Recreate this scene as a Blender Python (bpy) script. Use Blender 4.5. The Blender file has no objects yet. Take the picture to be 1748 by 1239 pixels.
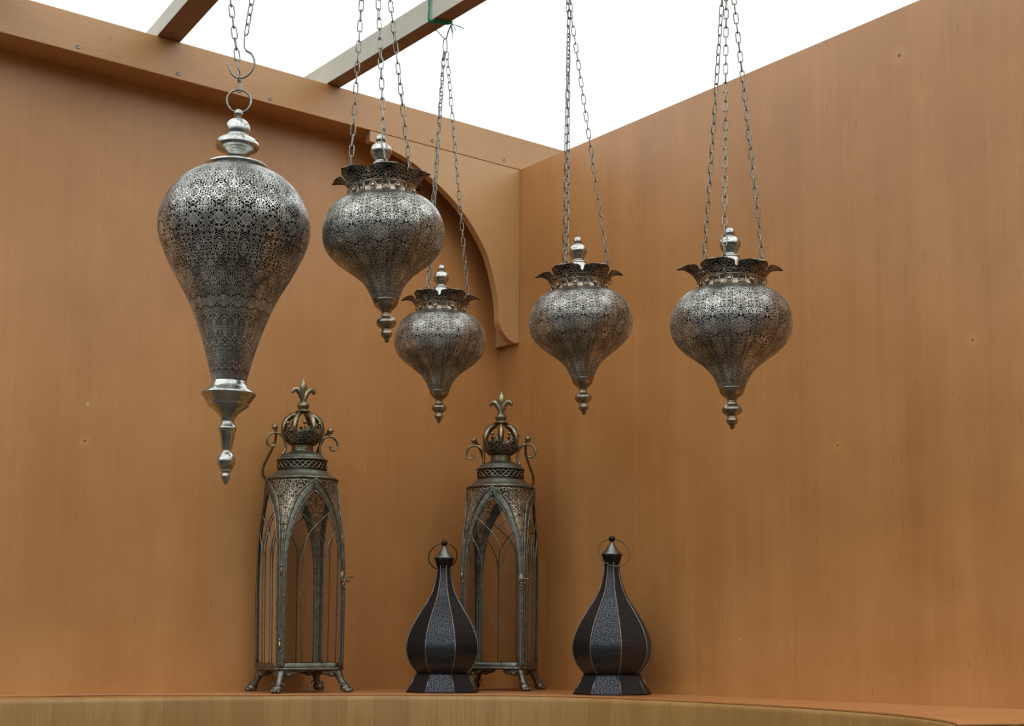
import bpy, math, random
from mathutils import Vector, Matrix
random.seed(4)
PI = math.pi
C = bpy.context.scene.collection
sc = bpy.context.scene

# ------------------------------------------------------------------ camera
cam_d = bpy.data.cameras.new('camera'); cam = bpy.data.objects.new('camera', cam_d); C.objects.link(cam)
cam_d.sensor_width = 36; cam_d.lens = 2414.18/1748*36; cam_d.shift_y = 200/1748; cam_d.clip_start = 0.02
X = Vector((.79096, -.61170, .00512)).normalized(); B = Vector((-.60700, -.78603, -.11732))
B = (B - X*B.dot(X)).normalized(); Yc = B.cross(X)
CAM = Vector((-1.9528, -2.5765, .0894))
cam.matrix_world = Matrix(((X.x, Yc.x, B.x, CAM.x), (X.y, Yc.y, B.y, CAM.y), (X.z, Yc.z, B.z, CAM.z), (0, 0, 0, 1)))
sc.camera = cam
# ------------------------------------------------------------------ overcast sky
w = bpy.data.worlds.new('sky'); sc.world = w; w.use_nodes = True
nt = w.node_tree; nt.nodes.clear()
tc = nt.nodes.new('ShaderNodeTexCoord'); sp = nt.nodes.new('ShaderNodeSeparateXYZ'); rp = nt.nodes.new('ShaderNodeValToRGB')
bg = nt.nodes.new('ShaderNodeBackground'); wo = nt.nodes.new('ShaderNodeOutputWorld')
nt.links.new(tc.outputs['Generated'], sp.inputs[0]); nt.links.new(sp.outputs['Z'], rp.inputs[0])
nt.links.new(rp.outputs[0], bg.inputs[0]); nt.links.new(bg.outputs[0], wo.inputs[0])
e = rp.color_ramp.elements
e[0].position = 0.0; e[0].color = (.025, .023, .02, 1)
e[1].position = 1.0; e[1].color = (.98, 1.0, 1.0, 1)
q = e.new(.12); q.color = (.06, .06, .057, 1)
q = e.new(.31); q.color = (.86, .90, .92, 1)
bg.inputs['Strength'].default_value = 1.85
sc.view_settings.view_transform = 'Standard'; sc.view_settings.look = 'None'
sc.view_settings.exposure = 0.0; sc.view_settings.gamma = 1.0; sc.view_settings.use_curve_mapping = False

# ------------------------------------------------------------------ materials
def newmat(name):
    m = bpy.data.materials.new(name); m.use_nodes = True
    return m, m.node_tree, m.node_tree.nodes['Principled BSDF']
class N:
    """tiny node helper"""
    def __init__(s, nt): s.nt = nt
    def add(s, t, **k):
        n = s.nt.nodes.new(t)
        for a, b in k.items(): setattr(n, a, b)
        return n
    def link(s, a, b): s.nt.links.new(a, b)
    def put(s, inp, v):
        if isinstance(v, bpy.types.NodeSocket): s.link(v, inp)
        elif v is not None: inp.default_value = v
    def m(s, op, a, b=None, c=None):
        n = s.add('ShaderNodeMath', operation=op); s.put(n.inputs[0], a)
        if b is not None: s.put(n.inputs[1], b)
        if c is not None: s.put(n.inputs[2], c)
        return n.outputs[0]
    def mix(s, f, a, b):
        n = s.add('ShaderNodeMix', data_type='RGBA'); s.put(n.inputs[0], f); s.put(n.inputs[6], a); s.put(n.inputs[7], b)
        return n.outputs[2]
    def noise(s, vec, scale, detail=3, rough=.5):
        n = s.add('ShaderNodeTexNoise'); s.put(n.inputs['Vector'], vec); n.inputs['Scale'].default_value = scale
        n.inputs['Detail'].default_value = detail; n.inputs['Roughness'].default_value = rough
        return n.outputs['Fac']
    def mapv(s, vec, scale=(1, 1, 1), loc=(0, 0, 0)):
        n = s.add('ShaderNodeMapping'); s.put(n.inputs[0], vec); n.inputs['Scale'].default_value = scale; n.inputs['Location'].default_value = loc
        return n.outputs[0]
    def ramp(s, f, a, b, lo=0., hi=1.):
        n = s.add('ShaderNodeMapRange'); s.put(n.inputs[0], f); n.inputs[1].default_value = a; n.inputs[2].default_value = b
        n.inputs[3].default_value = lo; n.inputs[4].default_value = hi
        return n.outputs[0]
    def bump(s, h, strength, dist, bsdf):
        n = s.add('ShaderNodeBump'); n.inputs['Strength'].default_value = strength; n.inputs['Distance'].default_value = dist
        s.link(h, n.inputs['Height']); s.link(n.outputs[0], bsdf.inputs['Normal'])

def plywood(name, light, dark, grain=(70, 70, 1.6), marks=(), rough=.42, spec=.5, blotch=1.0, streak=(5, 5, 1.1)):
    m, t, b = newmat(name); n = N(t)
    o = n.add('ShaderNodeTexCoord').outputs['Object']
    g1 = n.noise(n.mapv(o, grain), 1.0, 4, .6)
    g2 = n.noise(n.mapv(o, (grain[0]*4, grain[1]*4, grain[2]*6)), 1.0, 2, .5)
    bl = n.noise(n.mapv(o, streak), 1.0, 3, .55)
    cl = n.noise(o, 4.5, 4, .6)
    f = n.m('ADD', n.m('MULTIPLY', g1, .28), n.m('MULTIPLY', bl, .55*blotch)); f = n.m('ADD', f, n.m('MULTIPLY', cl, .55*blotch))
    f = n.m('ADD', f, n.m('MULTIPLY', g2, .14)); f = n.m('ADD', f, n.m('MULTIPLY', n.noise(o, 16, 4, .7), .22))
    c0 = .14+.07+.11+.55*blotch
    f = n.ramp(f, c0-.27, c0+.27)
    col = n.mix(f, (*dark, 1), (*light, 1))
    # pores: short dark vertical ticks
    v = n.add('ShaderNodeTexVoronoi'); n.put(v.inputs['Vector'], n.mapv(o, (90, 90, 16))); v.inputs['Scale'].default_value = 1
    por = n.m('LESS_THAN', v.outputs['Distance'], .13)
    sel = n.add('ShaderNodeSeparateColor'); n.link(v.outputs['Color'], sel.inputs[0])
    por = n.m('MULTIPLY', por, n.m('GREATER_THAN', sel.outputs[0], .965))
    col = n.mix(n.m('MULTIPLY', por, .3), col, (*[c*.4 for c in dark], 1))
    for (px, py, pz, r, dk) in marks:
        d = n.add('ShaderNodeVectorMath', operation='DISTANCE'); n.link(o, d.inputs[0]); d.inputs[1].default_value = (px, py, pz)
        halo = n.ramp(d.outputs['Value'], r, r*6, .35, 0.)
        col = n.mix(n.m('MAXIMUM', halo, 0.), col, (*[min(1, c*1.25) for c in light], 1)) if dk else col
        s = n.ramp(d.outputs['Value'], r*.5, r*1.1, .9, 0.)
        col = n.mix(n.m('MAXIMUM', s, 0.), col, (.05, .025, .012, 1) if dk else (.75, .5, .3, 1))
    n.link(col, b.inputs['Base Color'])
    n.put(b.inputs['Roughness'], n.ramp(cl, .2, .8, rough-.06, rough+.1)); b.inputs['Specular IOR Level'].default_value = spec
    b.inputs['Coat Weight'].default_value = .45; b.inputs['Coat Roughness'].default_value = .38
    n.bump(n.m('ADD', g2, g1), .12, .002, b)
    return m

def metal(name, base, dark, rough=.33, scale=60, amt=.5, metallic=1., bump=.25):
    m, t, b = newmat(name); n = N(t)
    o = n.add('ShaderNodeTexCoord').outputs['Object']
    a = n.noise(o, scale, 5, .65); c = n.noise(o, scale*4, 3, .6)
    f = n.ramp(n.m('ADD', n.m('MULTIPLY', a, .7), n.m('MULTIPLY', c, .3)), .40, .60)
    f = n.m('MULTIPLY', f, amt)
    n.link(n.mix(f, (*base, 1), (*dark, 1)), b.inputs['Base Color'])
    b.inputs['Metallic'].default_value = metallic
    n.put(b.inputs['Roughness'], n.ramp(a, .3, .7, rough-.08, rough+.15))
    n.bump(a, bump, .0012, b)
    return m

def filigree(name, panels, cell, base, dark, scale=9., thick=.16, seam=True, rough=.34, holes=True, metallic=1., vshift=0., rosette=True, flat=False):
    """pierced arabesque sheet; uv.x = 0..1 round the axis (or metres / cell when flat), uv.y = metres along the profile"""
    m, t, b = newmat(name); n = N(t)
    uv = n.add('ShaderNodeUVMap').outputs[0]
    s = n.add('ShaderNodeSeparateXYZ'); n.link(uv, s.inputs[0])
    U = n.m('MULTIPLY', s.outputs['X'], float(panels)); V = n.m('ADD', n.m('DIVIDE', s.outputs['Y'], cell), vshift)
    fu = n.m('FRACT', U); mu = n.m('ABSOLUTE', n.m('SUBTRACT', fu, .5))
    mv = n.m('ABSOLUTE', n.m('SUBTRACT', n.m('FRACT', V), .5))
    # curl the lattice so that it reads as scrollwork
    su = n.m('ADD', mu, n.m('MULTIPLY', n.m('SINE', n.m('MULTIPLY', mv, 43.)), .030))
    sv = n.m('ADD', mv, n.m('MULTIPLY', n.m('SINE', n.m('MULTIPLY', mu, 39.)), .030))
    sv = n.m('ADD', sv, n.m('MULTIPLY', n.m('FLOOR', V), .61))
    cb = n.add('ShaderNodeCombineXYZ'); n.link(su, cb.inputs[0]); n.link(sv, cb.inputs[1]); pass
    vo = n.add('ShaderNodeTexVoronoi', feature='DISTANCE_TO_EDGE', voronoi_dimensions='2D')
    n.link(cb.outputs[0], vo.inputs['Vector']); vo.inputs['Scale'].default_value = scale
    ed = vo.outputs['Distance']
    line = n.ramp(ed, thick*.55, thick, 1., 0.)
    if rosette:
        r = n.m('SQRT', n.m('ADD', n.m('MULTIPLY', mu, mu), n.m('MULTIPLY', mv, mv)))
        an = n.m('ARCTAN2', mv, mu)
        pet = n.m('MULTIPLY', n.m('COSINE', n.m('MULTIPLY', an, 8.)), .025)
        r2 = n.m('ADD', r, pet)
        for rr, ww in ((.20, .016), (.12, .013), (.055, .016)):
            k = n.ramp(n.m('ABSOLUTE', n.m('SUBTRACT', r2 if rr != .20 else r, rr)), ww*.5, ww, 1., 0.)
            line = n.m('MAXIMUM', line, k)
    if seam:
        k = n.ramp(n.m('SUBTRACT', .5, mu), .018, .028, 1., 0.); line = n.m('MAXIMUM', line, k)
    o = n.add('ShaderNodeTexCoord').outputs['Object']
    dn = n.noise(o, 45, 4, .6)
    col = n.mix(n.ramp(dn, .38, .62), (*base, 1), (*dark, 1))
    if seam:
        sd = n.ramp(n.m('SUBTRACT', .5, mu), .006, .012, 1., 0.)
        col = n.mix(n.m('MULTIPLY', sd, .8), col, (.02, .02, .02, 1))
    if not holes: col = n.mix(line, (.010, .010, .010, 1), col)
    n.link(col, b.inputs['Base Color']); b.inputs['Metallic'].default_value = metallic
    n.put(b.inputs['Roughness'], n.ramp(dn, .3, .7, rough-.06, rough+.14))
    n.bump(line, .9, .0012, b)
    if holes:
        tr = n.add('ShaderNodeBsdfTransparent'); mx = n.add('ShaderNodeMixShader'); out = t.nodes['Material Output']
        n.link(n.ramp(line, .25, .55), mx.inputs[0]); n.link(tr.outputs[0], mx.inputs[1]); n.link(b.outputs[0], mx.inputs[2])
        n.link(mx.outputs[0], out.inputs['Surface'])
    return m

M = {}
M['wall_l'] = plywood('stained_plywood_left', (.62, .310, .105), (.46, .20, .055), streak=(4.5, 4.5, 2.2),
    marks=[(-.979, 0, .471, .0028, 1), (-.369, 0, .474, .0022, 1), (-.976, 0, .541, .004, 0)])
M['wall_r'] = plywood('stained_plywood_right', (.61, .300, .098), (.42, .180, .046), streak=(11, 11, .8),
    marks=[(0, -1.26, .585, .0026, 1), (0, -.982, .444, .0022, 1), (0, -1.134, 1.106, .004, 1), (0, -.743, .107, .003, 0)])
M['beam'] = plywood('stained_beam_wood', (.63, .345, .14), (.50, .25, .085), grain=(14, 60, 60), blotch=.8)
M['bracket'] = plywood('stained_bracket_wood', (.64, .37, .16), (.52, .28, .10), blotch=.8)
M['top'] = plywood('orange_worktop_veneer', (.60, .27, .09), (.47, .19, .055), grain=(12, 60, 60), rough=.4)
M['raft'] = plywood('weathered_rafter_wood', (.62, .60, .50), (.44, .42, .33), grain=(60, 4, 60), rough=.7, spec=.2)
def stave_mat():
    m, t, b = newmat('oak_stave_block'); n = N(t)
    uv = n.add('ShaderNodeUVMap').outputs[0]; s = n.add('ShaderNodeSeparateXYZ'); n.link(uv, s.inputs[0])
    U = n.m('DIVIDE', s.outputs['X'], .068)
    U = n.m('ADD', U, n.m('MULTIPLY', n.m('SINE', n.m('MULTIPLY', U, 1.7)), .22))
    idx = n.m('FLOOR', U); fr = n.m('FRACT', U)
    wn = n.add('ShaderNodeTexWhiteNoise', noise_dimensions='1D'); n.link(idx, wn.inputs['W'])
    v = n.add('ShaderNodeCombineXYZ'); n.link(n.m('ADD', n.m('MULTIPLY', s.outputs['X'], 1.), n.m('MULTIPLY', idx, 3.7)), v.inputs[0]); n.link(s.outputs['Y'], v.inputs[1])
    g = n.noise(n.mapv(v.outputs[0], (260, 7, 1)), 1., 4, .6); g2 = n.noise(n.mapv(v.outputs[0], (24, 5, 1)), 1., 3, .6)
    f = n.ramp(n.m('ADD', n.m('MULTIPLY', g, .6), n.m('MULTIPLY', g2, .5)), .38, .72)
    col = n.mix(f, (.34, .185, .055, 1), (.50, .30, .10, 1))
    col = n.mix(n.m('MULTIPLY', n.ramp(wn.outputs['Value'], .3, 1.), .75), col, (.34, .175, .055, 1))
    seam = n.m('LESS_THAN', fr, .022)
    col = n.mix(n.m('MULTIPLY', seam, .22), col, (.14, .07, .025, 1))
    n.link(col, b.inputs['Base Color']); b.inputs['Roughness'].default_value = .45
    n.bump(g, .15, .001, b)
    return m
M['stave'] = stave_mat()
M['silver'] = metal('antique_silver', (.58, .59, .56), (.20, .19, .16), rough=.2, amt=.55, scale=40, bump=.12)
M['silver_dk'] = metal('tarnished_silver', (.46, .39, .30), (.14, .11, .085), rough=.24, amt=.7, scale=40, bump=.15)
M['steel'] = metal('chain_steel', (.34, .34, .30), (.12, .12, .10), rough=.35, scale=90, amt=.6)
M['brass'] = metal('aged_brass', (.44, .38, .24), (.09, .09, .07), rough=.32, amt=.75, scale=70)
M['verdi'] = metal('greened_pewter', (.27, .27, .22), (.08, .085, .07), rough=.42, amt=.7, scale=90, bump=.5)
M['lidm'] = metal('dull_pewter', (.26, .27, .25), (.10, .10, .09), rough=.35, amt=.6, scale=50)
M['blackm'] = metal('blackened_iron', (.05, .048, .045), (.02, .02, .02), rough=.35, amt=.6, scale=50)
M['rib'] = metal('worn_rib_edge', (.30, .28, .25), (.10, .09, .085), rough=.4, amt=.5, scale=80)
M['ringm'] = metal('dark_ring_brass', (.16, .13, .08), (.05, .045, .035), rough=.3, scale=70)
M['under'] = plywood('brown_rafter_underside', (.34, .20, .12), (.22, .125, .075), grain=(60, 4, 60), rough=.6, spec=.2)  # browner, darker wood colour for the rafters' downward faces only
M['screw'] = metal('screw_steel', (.30, .27, .22), (.1, .08, .06), rough=.4)
M['fil_big'] = filigree('pierced_sheet_large', 18, .0373, (.76, .77, .72), (.40, .39, .34), scale=8.8, thick=.155, rough=.31, holes=False)
M['fil_on'] = filigree('pierced_sheet_onion', 14, .0385, (.76, .76, .70), (.40, .38, .32), scale=11.5, thick=.18, vshift=.13, rough=.31, holes=False)
M['fil_petal'] = filigree('pierced_petal', 6, .032, (.50, .44, .36), (.24, .21, .17), scale=9, thick=.22, seam=False, rosette=False, rough=.42, holes=False)
M['fil_gothic'] = filigree('pierced_spandrel', 1, .040, (.60, .56, .43), (.28, .26, .20), scale=6.5, thick=.2, seam=False, rough=.4)
M['braid'] = filigree('embossed_braid', 1, .02, (.34, .31, .23), (.12, .12, .09), scale=5, thick=.24, seam=False, rough=.42, holes=False, metallic=1)
M['perf'] = None
def perf_mat():
    m, t, b = newmat('black_perforated_sheet'); n = N(t)
    uv = n.add('ShaderNodeUVMap').outputs[0]
    v = n.add('ShaderNodeTexVoronoi', voronoi_dimensions='2D'); n.put(v.inputs['Vector'], n.mapv(uv, (1, 1, 1))); v.inputs['Scale'].default_value = 270
    v.inputs['Randomness'].default_value = .6
    h = n.ramp(v.outputs['Distance'], .22, .34)
    col = n.mix(h, (.004, .004, .004, 1), (.070, .075, .085, 1))
    n.link(col, b.inputs['Base Color']); b.inputs['Metallic'].default_value = .85; b.inputs['Roughness'].default_value = .31
    n.bump(h, .5, .0006, b)
    return m
M['perf'] = perf_mat()
def glass_mat():
    m, t, b = newmat('thin_glass'); n = N(t)
    tr = n.add('ShaderNodeBsdfTransparent'); tr.inputs[0].default_value = (.90, .90, .88, 1)
    gl = n.add('ShaderNodeBsdfGlossy'); gl.inputs['Roughness'].default_value = .03
    fr = n.add('ShaderNodeFresnel'); fr.inputs[0].default_value = 1.5
    mx = n.add('ShaderNodeMixShader'); n.link(n.m('MULTIPLY', fr.outputs[0], 1.3), mx.inputs[0]); n.link(tr.outputs[0], mx.inputs[1]); n.link(gl.outputs[0], mx.inputs[2])
    n.link(mx.outputs[0], t.nodes['Material Output'].inputs['Surface'])
    return m
M['glass'] = glass_mat()
def plain(name, col, rough=.6):
    m, t, b = newmat(name); n = N(t); o = n.add('ShaderNodeTexCoord').outputs['Object']
    f = n.noise(o, 220, 3); n.link(n.mix(f, (*[c*.6 for c in col], 1), (*col, 1)), b.inputs['Base Color']); b.inputs['Roughness'].default_value = rough
    return m
M['twine'] = plain('green_twine', (.02, .42, .27), .6)
M['ground'] = plain('grey_ground', (.09, .07, .05), .9)

# ------------------------------------------------------------------ mesh collector
class MB:
    def __init__(s): s.v = []; s.f = []; s.uv = []; s.sm = []
    def face(s, idx, uv=None, smooth=True):
        s.f.append(idx); s.uv.append(uv or [(0, 0)]*len(idx)); s.sm.append(smooth)
    def box(s, a, b):
        o = len(s.v); (x0, y0, z0), (x1, y1, z1) = a, b
        s.v += [(x, y, z) for z in (z0, z1) for y in (y0, y1) for x in (x0, x1)]
        for q in ((0, 2, 3, 1), (4, 5, 7, 6), (0, 1, 5, 4), (2, 6, 7, 3), (0, 4, 6, 2), (1, 3, 7, 5)):
            s.face([o+k for k in q], None, False)
    def lathe(s, prof, seg=48, rot=0., flat=False, scallop=None):
        """prof: (r, z) list from top to bottom"""
        o = len(s.v); L = [0.]
        if flat:
            for i in range(1, len(prof)): L.append(L[-1]+math.hypot(prof[i][0]-prof[i-1][0], prof[i][1]-prof[i-1][1]))
            for k in range(seg):
                P = []; U = []
                for i, (r, z) in enumerate(prof):
                    row = []; ur = []
                    for j in range(5):
                        a0 = rot+2*PI*k/seg; a1 = rot+2*PI*(k+1)/seg; t = j/4
                        row.append((r*(math.cos(a0)*(1-t)+math.cos(a1)*t), r*(math.sin(a0)*(1-t)+math.sin(a1)*t), z)); ur.append((k*.5+(t-.5)*2*r*math.sin(PI/seg), L[i]))
                    P.append(row); U.append(ur)
                s.grid(P, U)
            return s
        for i in range(1, len(prof)): L.append(L[-1]+math.hypot(prof[i][0]-prof[i-1][0], prof[i][1]-prof[i-1][1]))
        rm = max(p[0] for p in prof)
        for i, (r, z) in enumerate(prof):
            for k in range(seg):
                a = rot+2*PI*k/seg
                s.v.append((r*math.cos(a), r*math.sin(a), z))
        for i in range(len(prof)-1):
            for k in range(seg):
                k2 = (k+1) % seg
                q = [o+i*seg+k, o+(i+1)*seg+k, o+(i+1)*seg+k2, o+i*seg+k2]
                u0, u1 = k/seg, (k+1)/seg
                if flat:
                    w_ = 2*PI*rm/seg; c_ = k*w_*1.37
                    def uu(r, sd): return c_+sd*r*math.sin(PI/seg)
                    uv = [(uu(prof[i][0], -1), L[i]), (uu(prof[i+1][0], -1), L[i+1]), (uu(prof[i+1][0], 1), L[i+1]), (uu(prof[i][0], 1), L[i])]
                else: uv = [(u0, L[i]), (u0, L[i+1]), (u1, L[i+1]), (u1, L[i])]
                if prof[i][0] < 1e-6: q = q[:3]; uv = uv[:3]; q = [q[0], q[1], q[2]]
                elif prof[i+1][0] < 1e-6: q = [q[0], q[1], q[3]]; uv = [uv[0], uv[1], uv[3]]
                s.face(q, uv, True)
        return s
    def tube(s, pts, rad, seg=8, closed=False, up=None, sx=1.):
        pts = [Vector(p) for p in pts]; n = len(pts); o = len(s.v)
        if not isinstance(rad, (list, tuple)): rad = [rad]*n
        prev = None
        for i, p in enumerate(pts):
            if closed: t = pts[(i+1) % n]-pts[i-1]
            else: t = pts[min(i+1, n-1)]-pts[max(i-1, 0)]
            if t.length < 1e-9: t = Vector((0, 0, 1))
            t.normalize()
            if prev is None:
                a = Vector(up) if up else (Vector((0, 0, 1)) if abs(t.z) < .9 else Vector((1, 0, 0)))
                u = (a-t*a.dot(t)).normalized()
            else: u = (prev-t*prev.dot(t)).normalized()
            prev = u; v = t.cross(u)
            for k in range(seg):
                a = 2*PI*k/seg
                s.v.append(tuple(p+(u*math.cos(a)*sx+v*math.sin(a))*rad[i]))
        m = n if closed else n-1
        for i in range(m):
            j = (i+1) % n
            for k in range(seg):
                k2 = (k+1) % seg
                s.face([o+i*seg+k, o+i*seg+k2, o+j*seg+k2, o+j*seg+k], [(i*.01, k/seg*.01)]*4)
        if not closed:
            s.face([o+k for k in range(seg)][::-1]); s.face([o+(n-1)*seg+k for k in range(seg)])
        return s
    def ball(s, c, r, seg=14, rings=9, sc_=(1, 1, 1)):
        o = len(s.v); c = Vector(c)
        s.v.append((c.x, c.y, c.z+r*sc_[2]))
        for i in range(1, rings):
            th = PI*i/rings
            for k in range(seg):
                a = 2*PI*k/seg
                s.v.append((c.x+r*sc_[0]*math.sin(th)*math.cos(a), c.y+r*sc_[1]*math.sin(th)*math.sin(a), c.z+r*sc_[2]*math.cos(th)))
        s.v.append((c.x, c.y, c.z-r*sc_[2])); last = len(s.v)-1
        for k in range(seg):
            k2 = (k+1) % seg
            s.face([o, o+1+k, o+1+k2])
            for i in range(rings-2): s.face([o+1+i*seg+k, o+1+(i+1)*seg+k, o+1+(i+1)*seg+k2, o+1+i*seg+k2])
            s.face([last, o+1+(rings-2)*seg+k2, o+1+(rings-2)*seg+k])
        return s
    def grid(s, P, uv, closed=False):
        """P[i][j] points"""
        o = len(s.v); ni, nj = len(P), len(P[0])
        for row in P:
            for p in row: s.v.append(tuple(p))
        for i in range(ni-1):
            for j in range(nj if closed else nj-1):
                j2 = (j+1) % nj
                s.face([o+i*nj+j, o+(i+1)*nj+j, o+(i+1)*nj+j2, o+i*nj+j2], [uv[i][j], uv[i+1][j], uv[i+1][j2], uv[i][j2]])
        return s
    def move(s, mat, start=0):
        for i in range(start, len(s.v)): s.v[i] = tuple(mat @ Vector(s.v[i]))
    def build(s, name, mat, parent=None, thick=0., bevel=0.):
        me = bpy.data.meshes.new(name); me.from_pydata(s.v, [], s.f)
        ul = me.uv_layers.new(name='uv'); k = 0
        for fi, p in enumerate(me.polygons):
            p.use_smooth = s.sm[fi]
            for j in range(len(p.vertices)): ul.data[k].uv = s.uv[fi][j]; k += 1
        me.materials.append(mat); me.validate()
        o = bpy.data.objects.new(name, me); C.objects.link(o)
        if parent: o.parent = parent
        if thick:
            md = o.modifiers.new('solid', 'SOLIDIFY'); md.thickness = thick; md.offset = 0
        if bevel:
            md = o.modifiers.new('bevel', 'BEVEL'); md.width = bevel; md.segments = 3; md.limit_method = 'ANGLE'
        return o
def fix_normals(o):
    import bmesh
    bm = bmesh.new(); bm.from_mesh(o.data); bmesh.ops.recalc_face_normals(bm, faces=bm.faces); bm.to_mesh(o.data); bm.free()
def empty(name, loc=(0, 0, 0), rot=(0, 0, 0)):
    o = bpy.data.objects.new(name, None); C.objects.link(o); o.location = loc; o.rotation_euler = rot; o.empty_display_size = .02
    return o
def tag(o, label=None, cat=None, group=None, kind=None):
    if label: o['label'] = label
    if cat: o['category'] = cat
    if group: o['group'] = group
    if kind: o['kind'] = kind
    return o
def copy_tree(o, parent=None):
    c = o.copy(); C.objects.link(c)
    if parent is not None: c.parent = parent; c.matrix_parent_inverse = o.matrix_parent_inverse
    for ch in list(o.children): copy_tree(ch, c)
    return c
def smooth_prof(pts, it=1):
    """Chaikin-like smoothing of a lathe profile keeping its ends"""
    for _ in range(it):
        q = [pts[0]]
        for a, b in zip(pts[:-1], pts[1:]):
            q.append((a[0]*.75+b[0]*.25, a[1]*.75+b[1]*.25)); q.append((a[0]*.25+b[0]*.75, a[1]*.25+b[1]*.75))
        q.append(pts[-1]); pts = q
    return pts
def spline(pts, n=6):
    """Catmull-Rom through points"""
    P = [Vector(p) for p in pts]; P = [P[0]*2-P[1]]+P+[P[-1]*2-P[-2]]; out = []
    for i in range(1, len(P)-2):
        for k in range(n):
            t = k/n; a, b, c, d = P[i-1], P[i], P[i+1], P[i+2]
            out.append(.5*((2*b)+(-a+c)*t+(2*a-5*b+4*c-d)*t*t+(-a+3*b-3*c+d)*t**3))
    out.append(P[-2]); return out

# ------------------------------------------------------------------ the stall: walls, beam, bracket, ground
HW = 1.1895           # top of the plywood walls above the shelf
b = MB(); b.box((-2.3, 0, -.9), (.0, .018, HW)); tag(b.build('wall_left', M['wall_l']), 'orange-brown stained plywood wall behind the pierced hanging lantern', kind='structure')
b = MB(); b.box((0, -2.75, -.9), (.018, .018, HW)); tag(b.build('wall_right', M['wall_r']), 'orange-brown stained plywood wall on the right', kind='structure')
b = MB(); b.box((-3.6, -5, -.92), (.5, .3, -.9)); tag(b.build('floor', M['ground']), kind='structure')
b = MB(); b.box((-2.3, -.073, HW), (.26, .018, 1.2655)); bo = b.build('trim_1', M['beam'], bevel=.0012); tag(bo, 'long orange-brown header beam along the top of the left wall', kind='structure')
def screw(p, parent):
    s = MB(); s.lathe([(0, .0), (.0012, -.0006), (.0022, .0006), (.0038, .0008), (.0044, .0)], 14)
    s.move(Matrix.Translation(Vector(p)) @ Matrix.Rotation(PI/2, 4, 'X'))
    return s.build('screw', M['screw'], parent)
for p in [(-1.05, -.0732, 1.201), (-.85, -.0732, 1.201), (-.649, -.0732, 1.200), (-.247, -.0732, 1.203), (-.046, -.0732, 1.204)]: screw(p, bo)
# arched corner bracket: solid, profile in x-z
ar = spline([(-.408, 1.166), (-.37, 1.162), (-.30, 1.143), (-.235, 1.110), (-.184, 1.077), (-.138, 1.034), (-.097, .979), (-.073, .919), (-.061, .864), (-.0585, .825)] and
            [(-.408, 0, 1.166), (-.37, 0, 1.162), (-.30, 0, 1.143), (-.235, 0, 1.110), (-.184, 0, 1.077), (-.138, 0, 1.034), (-.097, 0, .979), (-.073, 0, .919), (-.061, 0, .864), (-.0585, 0, .825)], 5)
lo = spline([(-.0585, 0, .823), (-.053, 0, .809), (-.044, 0, .797), (-.030, 0, .785), (-.016, 0, .780), (-.006, 0, .779)], 4)
edge = [(p.x, p.z) for p in ar]+[(p.x, p.z) for p in lo]+[(-.0005, .782)]
b = MB(); n = len(edge); loop = edge+[(-.0005, HW-.0008), (-.408, HW-.0008)]; nl = len(loop)
for y in (-.0722, -.0540):
    for (x, z) in loop: b.v.append((x, y, z))
b.face(list(range(nl)), None, False); b.face([nl+i for i in range(nl)][::-1], None, False)
o = len(b.v)
for y in (-.0722, -.0540):
    for (x, z) in loop: b.v.append((x, y, z))
for i in range(nl):
    j = (i+1) % nl; b.face([o+i, o+nl+i, o+nl+j, o+j], None, i < n-2)
o = len(b.v)
# corner batten tying the board to the wall
b.box((-.0140, -.0538, .7795), (-.0005, -.0005, HW-.0008))
br = b.build('trim_2', M['bracket']); fix_normals(br); tag(br, 'arched plywood corner bracket under the header beam', kind='structure')
# rafters
def rafter(p0, p1, w_, z0, z1, label, twist=0):
    a = Vector(p0); c = Vector(p1); d = (c-a); L = d.length; ang = math.atan2(d.y, d.x)
    o = MB(); o.box((0, -w_/2, z0), (L, w_/2, z1))
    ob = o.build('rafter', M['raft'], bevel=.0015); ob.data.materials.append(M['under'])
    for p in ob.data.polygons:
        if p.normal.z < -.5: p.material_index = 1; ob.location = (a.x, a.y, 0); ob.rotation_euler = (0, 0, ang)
    return tag(ob, label, 'beam', 'pale weathered rafters across the open top')
ZR = 1.2662
M['raft1'] = M['raft']
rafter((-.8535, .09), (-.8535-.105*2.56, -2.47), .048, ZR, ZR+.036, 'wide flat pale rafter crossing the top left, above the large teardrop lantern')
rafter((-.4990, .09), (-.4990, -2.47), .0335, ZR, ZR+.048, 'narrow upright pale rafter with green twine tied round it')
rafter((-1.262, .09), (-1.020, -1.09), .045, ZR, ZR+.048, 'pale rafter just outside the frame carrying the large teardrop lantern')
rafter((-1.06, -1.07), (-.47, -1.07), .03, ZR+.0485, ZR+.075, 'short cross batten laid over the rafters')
b = MB(); b.box((-1.3, -2.51, HW+.001), (.05, -2.45, 1.2655)); tag(b.build('trim_3', M['beam']), 'front header beam carrying the rafters', kind='structure')

# ------------------------------------------------------------------ corner shelf
front = spline([(-1.75, -.052, 0), (-1.45, -.064, 0), (-1.149, -.088, 0), (-.957, -.126, 0), (-.708, -.172, 0), (-.50, -.252, 0), (-.395, -.318, 0), (-.300, -.395, 0), (-.238, -.485, 0), (-.202, -.60, 0), (-.192, -.75, 0),
                (-.203, -.95, 0), (-.240, -1.15, 0), (-.292, -1.305, 0), (-.365, -1.430, 0), (-.430, -1.508, 0)], 6)
corner = [(-.446, -1.520), (-.443, -1.527), (-.374, -1.551), (-.15, -1.625), (-.0005, -1.66)]
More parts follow.
